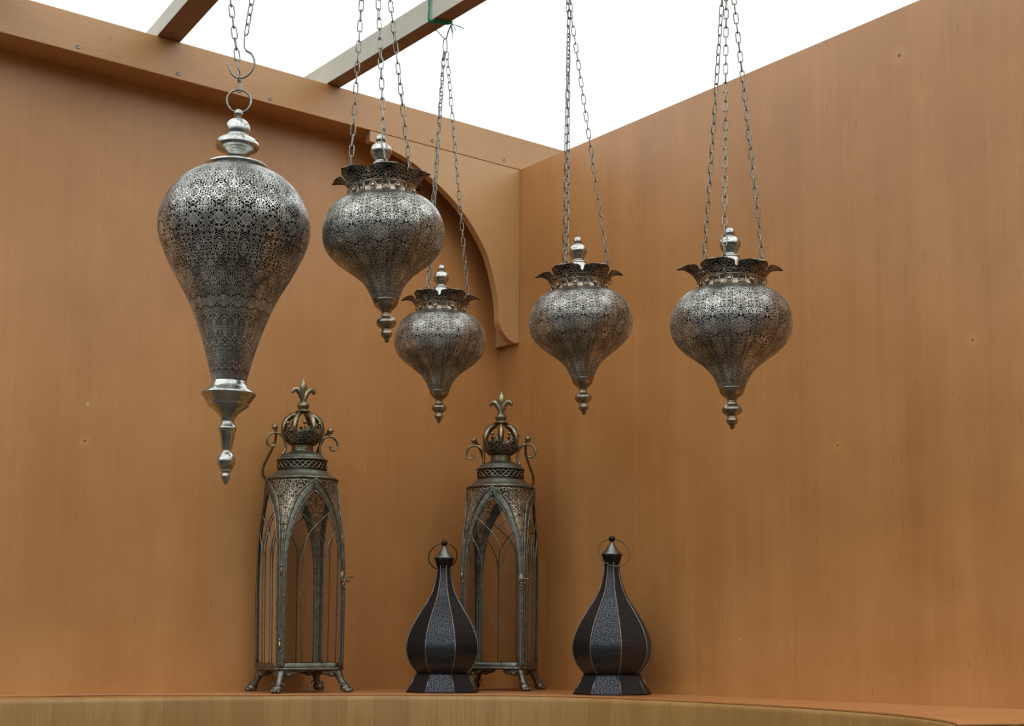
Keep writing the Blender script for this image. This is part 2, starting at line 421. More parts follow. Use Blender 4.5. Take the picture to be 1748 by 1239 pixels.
# thin orange veneered top board
tb = spline([(-1.75, -.010, 0), (-1.45, -.012, 0), (-1.149, -.018, 0), (-.957, -.040, 0), (-.80, -.095, 0), (-.69, -.165, 0), (-.60, -.205, 0), (-.50, -.246, 0), (-.395, -.312, 0), (-.300, -.389, 0), (-.234, -.481, 0)], 6)
P = [(p.x, p.y) for p in tb]+[(p.x, p.y) for p in front[8*6+1:]]+corner
back = [(-1.75, -.0005), (-.0005, -.0005)]
def slab(poly_front, z0, z1, backpts):
    b = MB(); pts = poly_front+[backpts[1], backpts[0]]; n = len(pts)
    for z in (z0, z1):
        for p in pts: b.v.append((p[0], p[1], z))
    for i in range(n):
        j = (i+1) % n; b.face([i, j, n+j, n+i], None, i < n-6)
    b.face(list(range(n))[::-1], None, False); b.face([n+i for i in range(n)], None, False)
    return b
t_ = slab(P, -.0032, 0., back).build('worktop', M['top'], bevel=.0008); fix_normals(t_)
tag(t_, 'thin orange veneered corner shelf top on which the standing lanterns rest', 'shelf')
# curved block of glued oak staves beneath, its top edge rounded
fr = [p.copy() for p in front]; lens = [0]
for i in range(1, len(fr)): lens.append(lens[-1]+(fr[i]-fr[i-1]).length)
rows = []; uvs = []
offs = [(-.13, -.0034), (.0, -.0036), (.0035, -.0043), (.0062, -.0062), (.0078, -.009), (.0084, -.013), (.0084, -.05), (.0084, -.2), (.0084, -.45), (.0084, -.9)]
al = 0
for k, (of, z) in enumerate(offs):
    row = []; ur = []
    if k: al += math.hypot(of-offs[k-1][0], z-offs[k-1][1])
    for i, p in enumerate(fr):
        t = (fr[min(i+1, len(fr)-1)]-fr[max(i-1, 0)]).normalized(); nn = Vector((t.y, -t.x, 0))
        if nn.y > 0 and nn.x > 0: nn = -nn
        nn = Vector((t.y, -t.x, 0)); nn = nn if (nn.dot(Vector((-1, -1, 0))) > 0) else -nn
        f_ = 1. if i < len(fr)-30 else max(.12, 1-(i-(len(fr)-30))/30*.9)
        fe = of*f_ if of > 0 else of*.6
        row.append((p.x+nn.x*fe, p.y+nn.y*fe, z)); ur.append((lens[i], al))
    rows.append(row); uvs.append(ur)
b = MB(); b.grid(rows, uvs)
# end return and underside closing back to the walls
o = len(b.v); e0 = rows[1][-1]; e1 = rows[-1][-1]
b.v += [(e0[0], e0[1], -.0044), (e0[0], e0[1], -.9), (-.004, -1.60, -.9), (-.004, -1.60, -.0044)]
b.face([o, o+1, o+2, o+3], [(0, 0), (0, .9), (.5, .9), (.5, 0)], False)
cb_ = b.build('counter', M['stave']); tag(cb_, 'curved counter front of glued light oak staves below the orange shelf top', 'counter')

# ------------------------------------------------------------------ chains
def link_pts(L, W, n=6):
    r = W/2; h = L/2-r; out = []
    for k in range(n+1):
        a = PI*k/n; out.append((r*math.cos(a), h+r*math.sin(a)))
    for k in range(n+1):
        a = PI+PI*k/n; out.append((r*math.cos(a), -h+r*math.sin(a)))
    return out
def chain(b, p0, p1, pitch=.0152, wire=.00092, W=.0062, turn=.3, sag=0.):
    """links from p0 (bottom) to p1 (top) added to mesh collector b"""
    p0 = Vector(p0); p1 = Vector(p1); d = p1-p0; n = max(1, round(d.length/pitch)); pt = d.length/n; dn = d.normalized()
    a = Vector((0, 1, 0)) if abs(dn.y) < .9 else Vector((1, 0, 0)); u = (a-dn*a.dot(dn)).normalized(); v = dn.cross(u)
    L = pt+2.6*wire
    for i in range(n):
        c = p0+d*((i+.5)/n); an = turn+(PI/2 if i % 2 else 0)+random.uniform(-.28, .28); sd = u*math.cos(an)+v*math.sin(an)
        b.tube([c+sd*x+dn*y for x, y in link_pts(L, W)], wire, 6, closed=True)
    return b

# ------------------------------------------------------------------ onion-shaped hanging lantern
ZS = 1.055
ON_BODY = [(46.0, -7.5), (54.5, -9.8), (65.5, -14.5), (76.2, -24.4), (83.0, -37.8), (85.6, -50), (85.8, -62.0), (81.5, -77.1), (68.2, -92.2), (52.1, -103.5), (36.5, -114.8), (25.9, -127.3), (18.4, -144.8)]
ON_TAIL = [(17.0, -144.2), (18.4, -145.0), (18.2, -147.5), (16.4, -152.3), (11.7, -157.3), (7.4, -160.1), (7.8, -161.3), (6.2, -162.4), (6.0, -164.8), (7.6, -166.2), (7.4, -168.5), (12.3, -171.0), (14.6, -175.5), (13.6, -178.9), (11.0, -181.7), (6.6, -184.4), (6.2, -185.8), (7.4, -187.7), (8.6, -191.2), (6.6, -195.4), (3.6, -197.4), (3.6, -200.3), (2.2, -202.6), (0.0, -203.3)]
ON_FIN = [(0, 83), (3.4, 82.2), (5.8, 80.2), (7.2, 75.8), (6.6, 73), (5.0, 70.6), (9.5, 68.8), (13.4, 65.7), (15.2, 60.9), (15.1, 57.9), (13.4, 52.8), (10.2, 48.4), (9.0, 45.1), (9.6, 44), (13.3, 41.5), (13.6, 40.2), (12.6, 39.2), (15.6, 36.5), (16, 26), (18, 15), (20, 9.5)]
def onion(angles_petal, anchors, s, top_z, cluster_z=None):
    """local origin at the lower edge of the collar; x = to the viewer's right"""
    root = empty('hanging_lantern')
    mm = lambda pr: [(r/1000., z/1000.*ZS) for r, z in pr]
    b = MB(); b.lathe(smooth_prof(mm(ON_BODY), 2), 112); body = b.build('pierced_body', M['fil_on'], root, thick=.0009)
    b = MB(); b.lathe(smooth_prof(mm(ON_TAIL), 1), 40); b.build('drop_finial', M['silver_dk'], root)
    # collar with embossed circles and squares
    b = MB(); b.lathe([(.0452, -.0105), (.0475, -.0110), (.0487, -.0092), (.0470, -.0080), (.0462, -.0065), (.0462, .0045), (.0472, .0055), (.0478, .0067), (.0466, .0075), (.0450, .0075)], 80)
    R_ = .0465
    for k in range(16):
        a = 2*PI*(k+.5)/16; st = len(b.v); mat = Matrix.Rotation(a, 4, 'Z') @ Matrix.Translation((R_, 0, -.0010))
        if k % 2:
            b.tube([(0, 0.0050*math.cos(2*PI*j/18), .0050*math.sin(2*PI*j/18)) for j in range(18)], .0009, 6, closed=True)
            b.ball((0, 0, 0), .0036, 12, 7, (.55, 1, 1))
        else:
            b.tube([(0, .0049*x, .0049*z) for x, z in ((-1, -1), (0, -1), (1, -1), (1, 0), (1, 1), (0, 1), (-1, 1), (-1, 0))], .0009, 6, closed=True)
            b.tube([(0, .0028*x, .0028*z) for x, z in ((-1, -1), (1, -1), (1, 1), (-1, 1))], .0006, 6, closed=True)
        b.move(mat, st)
    b.build('collar', M['silver_dk'], root)
    # shoulder plate inside the crown and the turned finial
    b = MB(); b.lathe([(.0200, .0110), (.030, .0100), (.040, .0085), (.0462, .0070)], 60); b.build('cap_plate', M['silver_dk'], root)
    b = MB(); b.lathe(smooth_prof(mm(ON_FIN), 1), 36); b.build('top_finial', M['silver'], root)
    # six leaf-shaped crown petals
    for k in range(6):
        a0 = angles_petal+k*PI/3; b = MB(); P = []; U = []; ns, nw = 14, 12
        lift = random.uniform(-.002, .004); tipr = random.uniform(-.002, .003)
        for i in range(ns+1):
            t = i/ns; hw = math.radians(35)*(1-t**1.75)**1.0*(1+.08*math.sin(t*15)); hw = max(hw, .0015)
            row = []; ur = []
            for j in range(nw+1):
                q = -1+2*j/nw; ang = a0+q*hw
                r = .0466+(.0275+tipr)*t**1.15-.003*q*q*t; z = .0060+.0155*math.sin(t*PI*.60)+(.002+lift)*t-.0035*t**4+.002*(1-q*q)*math.sin(t*PI)+.0025*abs(q)*math.sin(t*PI)
                row.append((r*math.cos(ang), r*math.sin(ang), z)); ur.append((k/6+q*hw/(2*PI), t*.034))
            P.append(row); U.append(ur)
        b.grid(P, U); b.build('crown_petal', M['fil_petal'], root, thick=.0009)
    # three chains from little rings inside the crown up to one point
    for an in anchors:
        a = math.radians(an); c, s_ = math.cos(a), math.sin(a)
        b = MB(); p0 = Vector((.0515*c, .0515*s_, .0170)); p1 = Vector((.0035*c, .0035*s_, top_z/s))
        b.tube([p0+Vector((c*.0032*math.cos(q*PI/5), s_*.0032*math.cos(q*PI/5), -.0075+.0045*math.sin(q*PI/5))) for q in range(10)], .0009, 6, closed=True)
        b.tube([p0+Vector((0, 0, -.006)), p0+Vector((0, 0, .001))], .0007, 6)
        chain(b, p0, p1, turn=random.uniform(0, 1.5)); b.build('chain', M['steel'], root)
    root.scale = (s, s, s)
    return root
RZ = math.atan2(X.y, X.x)
def place(root, x, y, z, lean=0., pitch=0.):
    """lean: degrees about the viewing direction, positive = foot swings to the viewer's right"""
    root.location = (x, y, z); root.rotation_mode = 'XYZ'; root.rotation_euler = (math.radians(pitch), math.radians(-lean), RZ)
def wirepart(root, name, tubes, mat=None):
    b = MB()
    for pts, r, cl in tubes: b.tube(pts, r, 6, closed=cl)
    return b.build(name, mat or M['steel'], root)
def oval(c, rx, rz, n=20, rot=0.): return [(c[0]+rx*math.cos(2*PI*k/n)*math.cos(rot), c[1]+rx*math.cos(2*PI*k/n)*math.sin(rot), c[2]+rz*math.sin(2*PI*k/n)) for k in range(n)]
GRP = 'pierced onion-shaped lanterns hung on three chains'
# second lantern from the left
s2 = .99
z2 = .7185
L2 = onion(math.radians(-15), (38, 160, 280), s2, 1.205-z2)
place(L2, -.9245, -.945, z2, lean=2.6)
zt = (1.205-z2)/s2
wirepart(L2, 'hanger_wire', [(oval((0, 0, zt+.006), .006, .008), .0012, True), ([(0, .001, zt+.013), (-.010, 0, zt+.035), (-.026, .01, zt+.055)], .0011, False), ([(0, -.001, zt+.013), (.012, 0, zt+.035), (.022, -.01, zt+.055)], .0011, False)])
tag(L2, 'large pierced silver onion lantern hanging right beside the big teardrop lantern', 'hanging lantern', GRP)
# the smallest and farthest, tied to the rafter with green twine
s3 = 1.0; z3 = .7165
L3 = onion(math.radians(0), (2, 122, 242), s3, 1.2235-z3)
place(L3, -.4715, -.437, z3, lean=-.3)
def w3(x, y, z):
    v = Matrix.Rotation(-RZ, 3, 'Z') @ Vector((x+.4715, y+.437, z-z3)); return tuple(v/s3)
zt = (1.2235-z3)/s3; zr = (ZR-z3)/s3
wirepart(L3, 'hanger_wire', [(oval((0, 0, zt+.011), .0040, .0155), .0011, True), ([(-.002, 0, zt+.026), w3(-.4835, -.428, ZR-.0015), w3(-.4900, -.428, ZR-.001)], .0010, False), ([(.002, 0, zt+.026), w3(-.4770, -.455, ZR-.010), w3(-.4795, -.468, ZR-.002), w3(-.4800, -.472, ZR-.0005)], .0013, False)])
tag(L3, 'smallest-looking pierced onion lantern, hanging under the green twine on the rafter', 'hanging lantern', GRP)
# fourth
s4 = .985; z4 = .6755
L4 = onion(math.radians(3), (3, 118, 245), s4, 1.139-z4)
place(L4, -.4800, -.848, z4, lean=2.)
zt = (1.139-z4)/s4; zr = (ZR-z4)/s4
b = MB()
for an in (20, 150, 260):
    a = math.radians(an); chain(b, (.0035*math.cos(a), .0035*math.sin(a), zt), (.0022*math.cos(a), .0022*math.sin(a), zt+.040), turn=a)
b.tube(oval((0, 0, zt+.052), .005, .014), .0011, 6, closed=True); b.build('chain_bundle', M['steel'], L4)
wirepart(L4, 'hanger_wire', [([(0, 0, zt+.062), (-.006, 0, zr-.01), (-.010, .004, zr)], .001, False), ([(0, 0, zt+.062), (.006, 0, zr-.01), (.010, -.004, zr)], .001, False)])
tag(L4, 'pierced onion lantern hanging in front of the right wall above the rightmost small black lantern', 'hanging lantern', GRP)
# rightmost
z5 = .6015
L5 = onion(math.radians(0), (12, 132, 252), 1.0, 1.112-z5)
place(L5, -.5075, -1.2115, z5, lean=-.1)
L5.scale = (1, 1, .965)
zt = 1.112-z5; zr = (ZR-z5)/.965
wirepart(L5, 'hanger_wire', [(oval((0, 0, zt+.008), .006, .010), .0012, True), ([(0, 0, zt+.017), (-.004, 0, zt+.08), (-.004, .003, zr)], .001, False), ([(0, 0, zt+.017), (.003, 0, zt+.08), (.008, -.003, zr)], .001, False)])
tag(L5, 'large pierced onion lantern hanging alone farthest right', 'hanging lantern', GRP)

# ------------------------------------------------------------------ big teardrop lantern
T_TOP = [(0, 89.8), (2.6, 89.3), (5.0, 87.2), (6.6, 83.6), (5.6, 80.2), (3.4, 78.6), (3.0, 77.4), (6.6, 75.6), (13.1, 71.8), (16.4, 66.8), (17.5, 61.8), (17.0, 55.8), (15.5, 50.9), (17.0, 49.2), (25.8, 45.4), (30.0, 40.6), (31.0, 36.4), (29.8, 32.6), (25.5, 29.2), (21.5, 28.2), (18.0, 25.5), (14.4, 21.8), (13.3, 17.7), (14.0, 13.8), (16.6, 12.8), (17.0, 12.2), (24, 11.4), (38.5, 9.4), (43.0, 8.0), (43.6, 6.0), (42.5, 2.5), (40, .6)]
T_BODY = [(40, 1.4), (42.4, .4), (59.2, -6.2), (73.9, -15.2), (88.4, -31.0), (98.8, -49.6), (106.2, -71.3), (105.0, -93.0), (97.2, -114.6), (87.3, -136.0), (75.1, -157.3), (62.9, -178.4), (53.2, -199.8), (44.9, -221.2), (38.8, -239.2), (32.3, -260.5), (27.5, -279.2), (23.4, -295.5)]
T_TAIL = [(22.5, -295.2), (24.6, -296.1), (25.6, -299.8), (28.0, -304.6), (32.0, -307.4), (36.6, -311.2), (38.0, -313.4), (36.9, -315.4), (35.4, -317.0), (30.6, -324.0), (28.4, -326.4), (28.8, -328.5), (26.8, -330.4), (22.2, -333.4), (16.2, -338.1), (11.2, -343.5), (9.0, -348.6), (8.8, -353.2), (11.2, -357.2), (12.9, -359.3), (13.0, -361.4), (11.7, -363.3), (10.8, -366.3), (6.6, -388.8), (6.2, -392.1), (8.2, -394.7), (11.3, -398.7), (12.6, -404.1), (11.5, -410.2), (8.2, -415.6), (7.2, -417.6), (7.6, -418.6), (5.4, -420.4), (5.0, -421.6), (6.2, -424.8), (5.8, -428.0), (4.0, -432.3), (1.6, -436.6), (0.0, -437.4)]
L1 = empty('teardrop_lantern')
zs1 = 1.02
mm = lambda pr: [(r/1000., z/1000.*zs1) for r, z in pr]
b = MB(); b.lathe(smooth_prof(mm(T_BODY), 2), 144); b.build('pierced_body', M['fil_big'], L1, thick=.0009)
b = MB(); b.lathe(smooth_prof(mm(T_TOP), 1), 56); b.build('top_finial', M['silver'], L1)
b = MB(); b.lathe(smooth_prof(mm(T_TAIL), 1), 48); b.build('drop_finial', M['silver'], L1)
zr1 = .1015*zs1
b = MB(); b.tube([(.0168*math.cos(2*PI*k/40), .002*math.cos(2*PI*k/40), zr1+.0168*math.sin(2*PI*k/40)) for k in range(40)], .0015, 8, closed=True); b.build('ring', M['steel'], L1)
x0, z0 = -1.0783, .7485
z1 = z0
def zl(v): return v-z1
# left chain: runs from the ring up to the rafter; right chain ends in an S-hook
b = MB(); chain(b, (0, 0, zr1+.0145), (-.0015, 0, zr1+.0145+.030), pitch=.0150, wire=.00105, W=.0066, turn=1.4)
chain(b, (-.0015, 0, zr1+.0445), (-.0185, .0, zl(1.0101)), pitch=.0165, wire=.00105, W=.0074, turn=.3)
chain(b, (-.0185, .0, zl(1.0101)), (-.045, .0, zl(ZR)-.004), pitch=.0165, wire=.00105, W=.0074, turn=.3)
b.build('chain', M['steel'], L1)
b = MB(); chain(b, (.0075, -.003, zl(.9500)), (.0150, -.002, zl(1.0101)), pitch=.0165, wire=.00105, W=.0074, turn=.9)
chain(b, (.0150, -.002, zl(1.0101)), (.034, 0, zl(ZR)-.004), pitch=.0165, wire=.00105, W=.0074, turn=.9)
cr = b.build('chain', M['steel'], L1)
hk = spline([(.0060, -.003, zl(.9520)), (.0052, -.003, zl(.9400)), (.0072, -.003, zl(.9275)), (.0165, -.003, zl(.9205)), (.0208, -.003, zl(.9090)), (.0170, -.003, zl(.8955)), (.0085, -.003, zl(.8870)), (-.001, -.003, zl(.8850)), (-.010, -.003, zl(.8905)), (-.0155, -.003, zl(.9025)), (-.0163, -.003, zl(.9060))], 5)
b = MB(); b.tube(hk, [.00105]*11+[.0016]*(len(hk)-11), 8); tag(b.build('hook', M['steel'], cr), 'open S-hook with its bowl caught in the left chain')
b = MB(); b.tube([(-.045, 0, zl(ZR)-.006), (-.043, 0, zl(ZR)+.042), (.033, 0, zl(ZR)+.042), (.034, 0, zl(ZR)-.006)], .0012, 6); b.build('rafter_loop', M['steel'], L1)
place(L1, x0-.0015, -.8050, z0+.0070, lean=-.35)
tag(L1, 'big teardrop-shaped pierced silver lantern with long turned drop, leftmost of all', 'hanging lantern')

# ------------------------------------------------------------------ green twine on the rafter
def twine(name, x, y, label, tails=True):
    b = MB(); zb = ZR-.0012; ztp = ZR+.049; xl, xr = -.5170, -.4810
    for k in range(3):
        dy = y+.010*math.sin(k*2.)*.3
        b.tube(spline([(xr+.0008, dy-.012, zb), (-.499, dy-.004, zb-.0004), (xl-.0008, dy+.004, zb), (xl-.0014, dy+.003+.001*k, (zb+ztp)/2), (xl-.0008, dy+.002, ztp), (-.499, dy-.003, ztp+.0006), (xr+.0008, dy-.010, ztp), (xr+.0012, dy-.011, (zb+ztp)/2), (xr+.0008, dy-.012, zb)], 4), .0010, 5)
    rnd = random.Random(3)
    for k in range(12):
        ys = y+rnd.uniform(-.012, .010)
        b.tube(spline([(xl-.0005, ys+.008*rnd.random(), zb), (-.506, ys-.002, zb-.0008), (-.490, ys-.006-.004*rnd.random(), zb-.0010), (xr+.0005, ys-.012, zb)], 3), .00055, 4)
    o = b.build(name, M['twine'])
    if tails:
        t = MB(); e_ = Vector((xr+.0008, y-.012, zb))
        for dx, dy, dz in ((.004, -.002, -.030), (.006, -.001, -.020), (.018, -.008, -.004), (.026, -.012, -.008), (.010, -.004, -.012), (.002, -.002, -.018)):
            t.tube(spline([e_, e_+Vector((dx*.4, dy*.4, dz*.25-.001)), e_+Vector((dx, dy, dz))], 4), [.0008]*8+[.0004], 5)
        t.build('frayed_end', M['twine'], o)
    return tag(o, label, 'string')
twine('green_twine', 0, -.460, 'frayed green twine tied round the upright rafter where the smallest onion lantern hangs')

# ------------------------------------------------------------------ tall gothic floor lanterns
def sq(p, n): return p
def a_z(z):
    t = min(1, max(0, (z-.044)/(.415-.044))); return .0672+.0026*math.sin(t*PI*.5)
def n_z(z):
    t = min(1, max(0, (z-.16)/(.40-.16))); t = t*t*(3-2*t); return 11*(1-t)+2.0*t
def FP(k, u, z, off=0.):
    a = a_z(z); n_ = n_z(z); ph = math.atan2(u, a); c, s_ = abs(math.cos(ph)), abs(math.sin(ph))
    r = a/((c**n_+s_**n_)**(1/n_))+off
    an = -PI/2+k*PI/2+ph
    return Vector((r*math.cos(an), r*math.sin(an), z))
ARCH = [(.4150, .0), (.4080, .0085), (.3990, .019), (.3915, .027), (.374, .0395), (.350, .0495), (.321, .0580), (.303, .0612), (.28, .0635), (.256, .0648), (.209, .0655), (.044, .0655)]
def interp(tab, z):
    for (z1_, u1), (z0_, u0) in zip(tab[:-1], tab[1:]):
        if z0_ <= z <= z1_: t = (z-z0_)/(z1_-z0_); return u0+(u1-u0)*t
    return 0. if z > tab[0][0] else tab[-1][1]
def u_out(z): return interp(ARCH, z)
W_ = .0105
ARIN = [(z, u+(.0018 if u else 0.)) for z, u in [(.3910, 0.), (.3840, .0080), (.374, .0165), (.3600, .0260), (.345, .0340), (.325, .0415), (.303, .0475), (.28, .0515), (.256, .0535), (.209, .0548), (.056, .0548)]]
def u_in(z): return interp(ARIN, z)
def gothic():
    root = empty('gothic_lantern')
    zs_ = [.044+.0085*i for i in range(60)]; zs_ = [z for z in zs_ if z < .416]+[.4165]
    # spandrel sheet, four corners in one pierced shell
    b = MB()
    for k in range(4):
        for sg in (-1, 1):
            P = []; U = []
            for z in zs_:
                uo = u_out(z)-.0015 if z < .414 else 0; uo = max(uo, 0.); a = a_z(z)
                row = []; ur = []
                for j in range(9):
                    u = uo+(a-uo)*j/8
                    p = FP(k, sg*u, z); row.append(p)
                    an = math.atan2(p.y, p.x); dist = (a-u)
                    ur.append((.5+(a-u)/.040, z))
                P.append(row); U.append(ur)
            b.grid(P, U)
    b.build('pierced_shell', M['fil_gothic'], root, thick=.001)
    # four corner posts
    for k in range(4):
        b = MB(); pts = [FP(k, a_z(z), z, .0006) for z in [.046+.0125*i for i in range(22)]]
        b.tube(pts, .0026, 6); b.build('corner_post', M['verdi'], root)
    # framed faces: front face is the door
    for k in range(4):
        b = MB(); OFF = .0016
        za = [.046+.008*i for i in range(47)]; za = [z for z in za if z < .412]+[.4145]
        for sg in (-1, 1):
            P = []; U = []
            for z in za:
                uo = u_out(z); ui = u_in(z) if z < .391 else 0.
                P.append([FP(k, sg*(ui+(uo-ui)*j/3), z, OFF) for j in range(4)]); U.append([(j*.01, z) for j in range(4)])
            b.grid(P, U)
        P = []; U = []
        for z in (.046, .050, .057): P.append([FP(k, -.0548+.1096*j/10, z, OFF) for j in range(11)]); U.append([(0, 0)]*11)
        b.grid(P, U)
        st = len(b.f)
        # raised bead on the outer edge, the inner edge and the sill
        zo = [.046+.009*i for i in range(41)]; zo = [z for z in zo if z < .408]+[.4115, .4150]
        for sg in (-1, 1):
            b.tube([FP(k, sg*u_out(z), z, OFF+.0005) for z in zo], .0014, 6)
            zi = [.057+.009*i for i in range(38)]; zi = [z for z in zi if z < .386]+[.391]
            b.tube([FP(k, sg*u_in(z), z, OFF+.0003) for z in zi], .0009, 6)
        b.tube([FP(k, -.066+.132*j/8, .0455, OFF+.001) for j in range(9)], .0024, 6)
        fr_ = b.build('door' if k == 0 else 'window_frame', M['verdi'], root, thick=.0012)
        # tracery wires
        b = MB()
        for sg in (-1, 1):
            b.tube(spline([FP(k, sg*u, z, OFF) for u, z in ((-.0455, .357), (-.030, .348), (-.012, .332), (.003, .3165), (.014, .298), (.0192, .280), (.0200, .262), (.0200, .2), (.0200, .12), (.0200, .056))], 5), .0011, 6)
            b.tube(spline([FP(k, sg*u, z, OFF) for u, z in ((-.054, .321), (-.044, .312), (-.034, .297), (-.0265, .280), (-.0222, .262), (-.0200, .24))], 5), .0011, 6)
        b.build('tracery', M['verdi'], fr_)
        # glass pane
        b = MB(); zg = [.056+.011*i for i in range(31)]; zg = [z for z in zg if z < .389]+[.3905]
        P = [[FP(k, (u_in(z)+.0002)*(-1+2*j/8), z, -.0012) for j in range(9)] for z in zg]
        b.grid(P, [[(0, 0)]*9 for _ in zg]); b.build('glass_pane', M['glass'], fr_)
        if k == 0:
            b = MB(); c = FP(0, .0625, .216, .004)
            b.ball(FP(0, .0610, .224, .0025), .0075, 12, 8, (.8, .35, 1.5)); b.ball(c+Vector((0, -.004, 0)), .0035)
            b.tube(spline([c+Vector((-.002, -.005, .0)), c+Vector((.003, -.007, .008)), c+Vector((.010, -.007, .0085)), c+Vector((.017, -.007, .0075))], 4), .0017, 8)
            b.tube([c+Vector((.004, -.005, .0)), c+Vector((.010, -.004, .0))], .0022, 8)
            b.tube(oval((c.x-.001, c.y-.005, c.z-.008), .003, .0045), .001, 6, closed=True)
            b.build('latch', M['brass'], fr_)
            for zh in (.232, .090):
                b = MB(); h = FP(0, -.0672, zh, .003); b.tube([h+Vector((0, 0, -.008)), h+Vector((0, 0, .008))], .0024, 8); b.ball(h+Vector((0, 0, .0105)), .0028); b.tube([h+Vector((0, 0, -.010)), h+Vector((.006, -.001, -.010))], .0018, 6)
                b.build('hinge', M['brass'], fr_)
    # floor plate with candle spike ring
    b = MB()
    P = []
    for i in range(2): P.append([FP(k, u, .047, -.001) if i == 0 else Vector((0, 0, .047)) for k in range(4) for u in [-.0665+.133*j/8 for j in range(8)]])
    b.grid(P, [[(0, 0)]*32]*2, closed=True); b.build('floor_plate', M['verdi'], root, thick=.002)
    # stepped roof: shoulder, braided neck, dome
    b = MB(); b.lathe([(.068, .4150), (.0722, .4155), (.0737, .4172), (.0724, .4190), (.0705, .4205), (.0640, .4235), (.0585, .4275), (.0535, .4325), (.0512, .4345), (.0495, .4352), (.0480, .4352)], 72); b.build('shoulder', M['verdi'], root)
    b = MB(); b.lathe([(.0485, .4350), (.0480, .4370), (.0480, .4545), (.0485, .4560)], 72)
    b.build('braided_band', M['blackm'], root)
    b = MB()
    for ph in range(3):
        b.tube([((.0488+.0006*math.sin(18*PI*2*k/216+ph*2.1))*math.cos(2*PI*k/216), (.0488+.0006*math.sin(18*PI*2*k/216+ph*2.1))*math.sin(2*PI*k/216), .4455+.0065*math.sin(9*2*PI*k/216+ph*2*PI/3)) for k in range(216)], .0011, 5, closed=True)
    b.build('braid', M['brass'], root)
    b = MB(); b.lathe(smooth_prof([(.0485, .4550), (.0508, .4553), (.0515, .4570), (.0506, .4588), (.0480, .4600), (.0440, .4640), (.0390, .4680), (.0310, .4722), (.0240, .4742), (.0236, .4760), (.0212, .4772), (.0190, .4772)], 1), 60); b.build('dome_lid', M['verdi'], root)
    b = MB(); b.lathe([(.0205, .4765), (.0202, .4780), (.0200, .4860), (.0206, .4880)], 48)
    for ph in range(2): b.tube([(.0206*math.cos(2*PI*k/120), .0206*math.sin(2*PI*k/120), .4822+.0032*math.sin(10*2*PI*k/120+ph*PI)) for k in range(120)], .0008, 5, closed=True)
    b.build('neck_band', M['brass'], root)
    # crown: embossed basket, six straps, beads
    b = MB(); P = []; U = []; nk = 72
    for i, (r, z, f_) in enumerate([(.0206, .4880, 0), (.0265, .4905, 0), (.0330, .4965, 0), (.0360, .5040, .2), (.0368, .5120, .6), (.0360, .5180, 1)]):
        P.append([((r+.0009*math.sin(k*PI*2/72*18+i*1.3))*math.cos(2*PI*k/nk), (r+.0009*math.sin(k*PI*2/72*18+i*1.3))*math.sin(2*PI*k/nk), z+f_*.0050*math.cos(6*2*PI*k/nk+PI)) for k in range(nk)])
        U.append([(k/nk*6, i*.006) for k in range(nk)])
    b.grid(P, U, closed=True); b.build('crown_basket', M['braid'], root, thick=.0012)
    for k in range(6):
        a = 2*PI*k/6+PI/6+.25; b = MB(); path = spline([(.0350, .0, .5000), (.0378, 0, .5120), (.0375, 0, .5240), (.0325, 0, .5380), (.0220, 0, .5480), (.0110, 0, .5520), (.0060, 0, .5565)], 4)
        n_ = len(path); rad = [.0016+.0034*math.sin(PI*min(1, (i+.6)/n_*1.1))**1. for i in range(n_)]
        b.tube(path, [max(.0018, r*1.25) for r in rad], 4, up=(0, 1, 0)); b.move(Matrix.Rotation(a, 4, 'Z')); b.build('crown_strap', M['brass'], root)
        a2 = a+PI/6; b = MB(); b.tube([(.0358, 0, .519), (.0360, 0, .527)], .0014, 6); b.ball((.0362, 0, .5300), .0036, 12, 8); b.move(Matrix.Rotation(a2, 4, 'Z')); b.build('crown_bead', M['brass'], root)
    # knop and fleur-de-lis
    b = MB(); b.lathe(smooth_prof([(.0045, .5530), (.0100, .5545), (.0160, .5560), (.0150, .5582), (.0085, .5600), (.0095, .5625), (.0122, .5660), (.0122, .5705), (.0095, .5745), (.0065, .5765), (.0, .5765)], 1), 28)
    b.build('knop', M['brass'], root)
    b = MB(); st = 0
    b.lathe([(.0, .6250), (.0026, .6220), (.0056, .6155), (.0072, .6085), (.0068, .6010), (.0050, .5930), (.0040, .5860), (.0048, .5795), (.0058, .5760)], 16)
    b.v = [(x, y*.62, z) for x, y, z in b.v]
    for sg in (-1, 1):
        b.tube(spline([(sg*.0025, 0, .5765), (sg*.0042, 0, .5860), (sg*.0085, 0, .5960), (sg*.0145, 0, .6015), (sg*.0205, 0, .6000), (sg*.0235, 0, .5935)], 5),
               [.0034+.0024*math.sin(PI*min(1, i/25*1.05)) if i < 24 else .0035-.0004*(i-24) for i in range(26)], 10)
    b.build('fleur_finial', M['brass'], root)
    # side scroll brackets with ball
    for sg in (-1, 1):
        b = MB(); pp = spline([(sg*x, 0, z) for x, z in ((.0425, .4660), (.0365, .4790), (.0378, .4940), (.0440, .5050), (.0550, .5100), (.0670, .5080), (.0745, .4990), (.0745, .4885), (.0680, .4825), (.0605, .4840), (.0595, .4895), (.0640, .4905))], 5)
        b.tube(pp, [.0030-.0012*i/len(pp) for i in range(len(pp))], 8); b.tube([(sg*.0560, 0, .5105), (sg*.0585, 0, .5180)], .0022, 8); b.ball((sg*.0590, 0, .5215), .0066, 14, 10)
        b.build('scroll_bracket', M['brass'], root)
    # swing handle folded down behind
    half = [(.0560, .004, .5200), (.0520, .012, .5100), (.0480, .030, .4930), (.0500, .056, .4720), (.0540, .072, .4540), (.0535, .080, .4380), (.0460, .0830, .4270), (.0300, .0860, .4225)]
    full = [(-x, y, z) for x, y, z in half]+[(0, .0880, .4215)]+[(x, y, z) for x, y, z in half[::-1]]
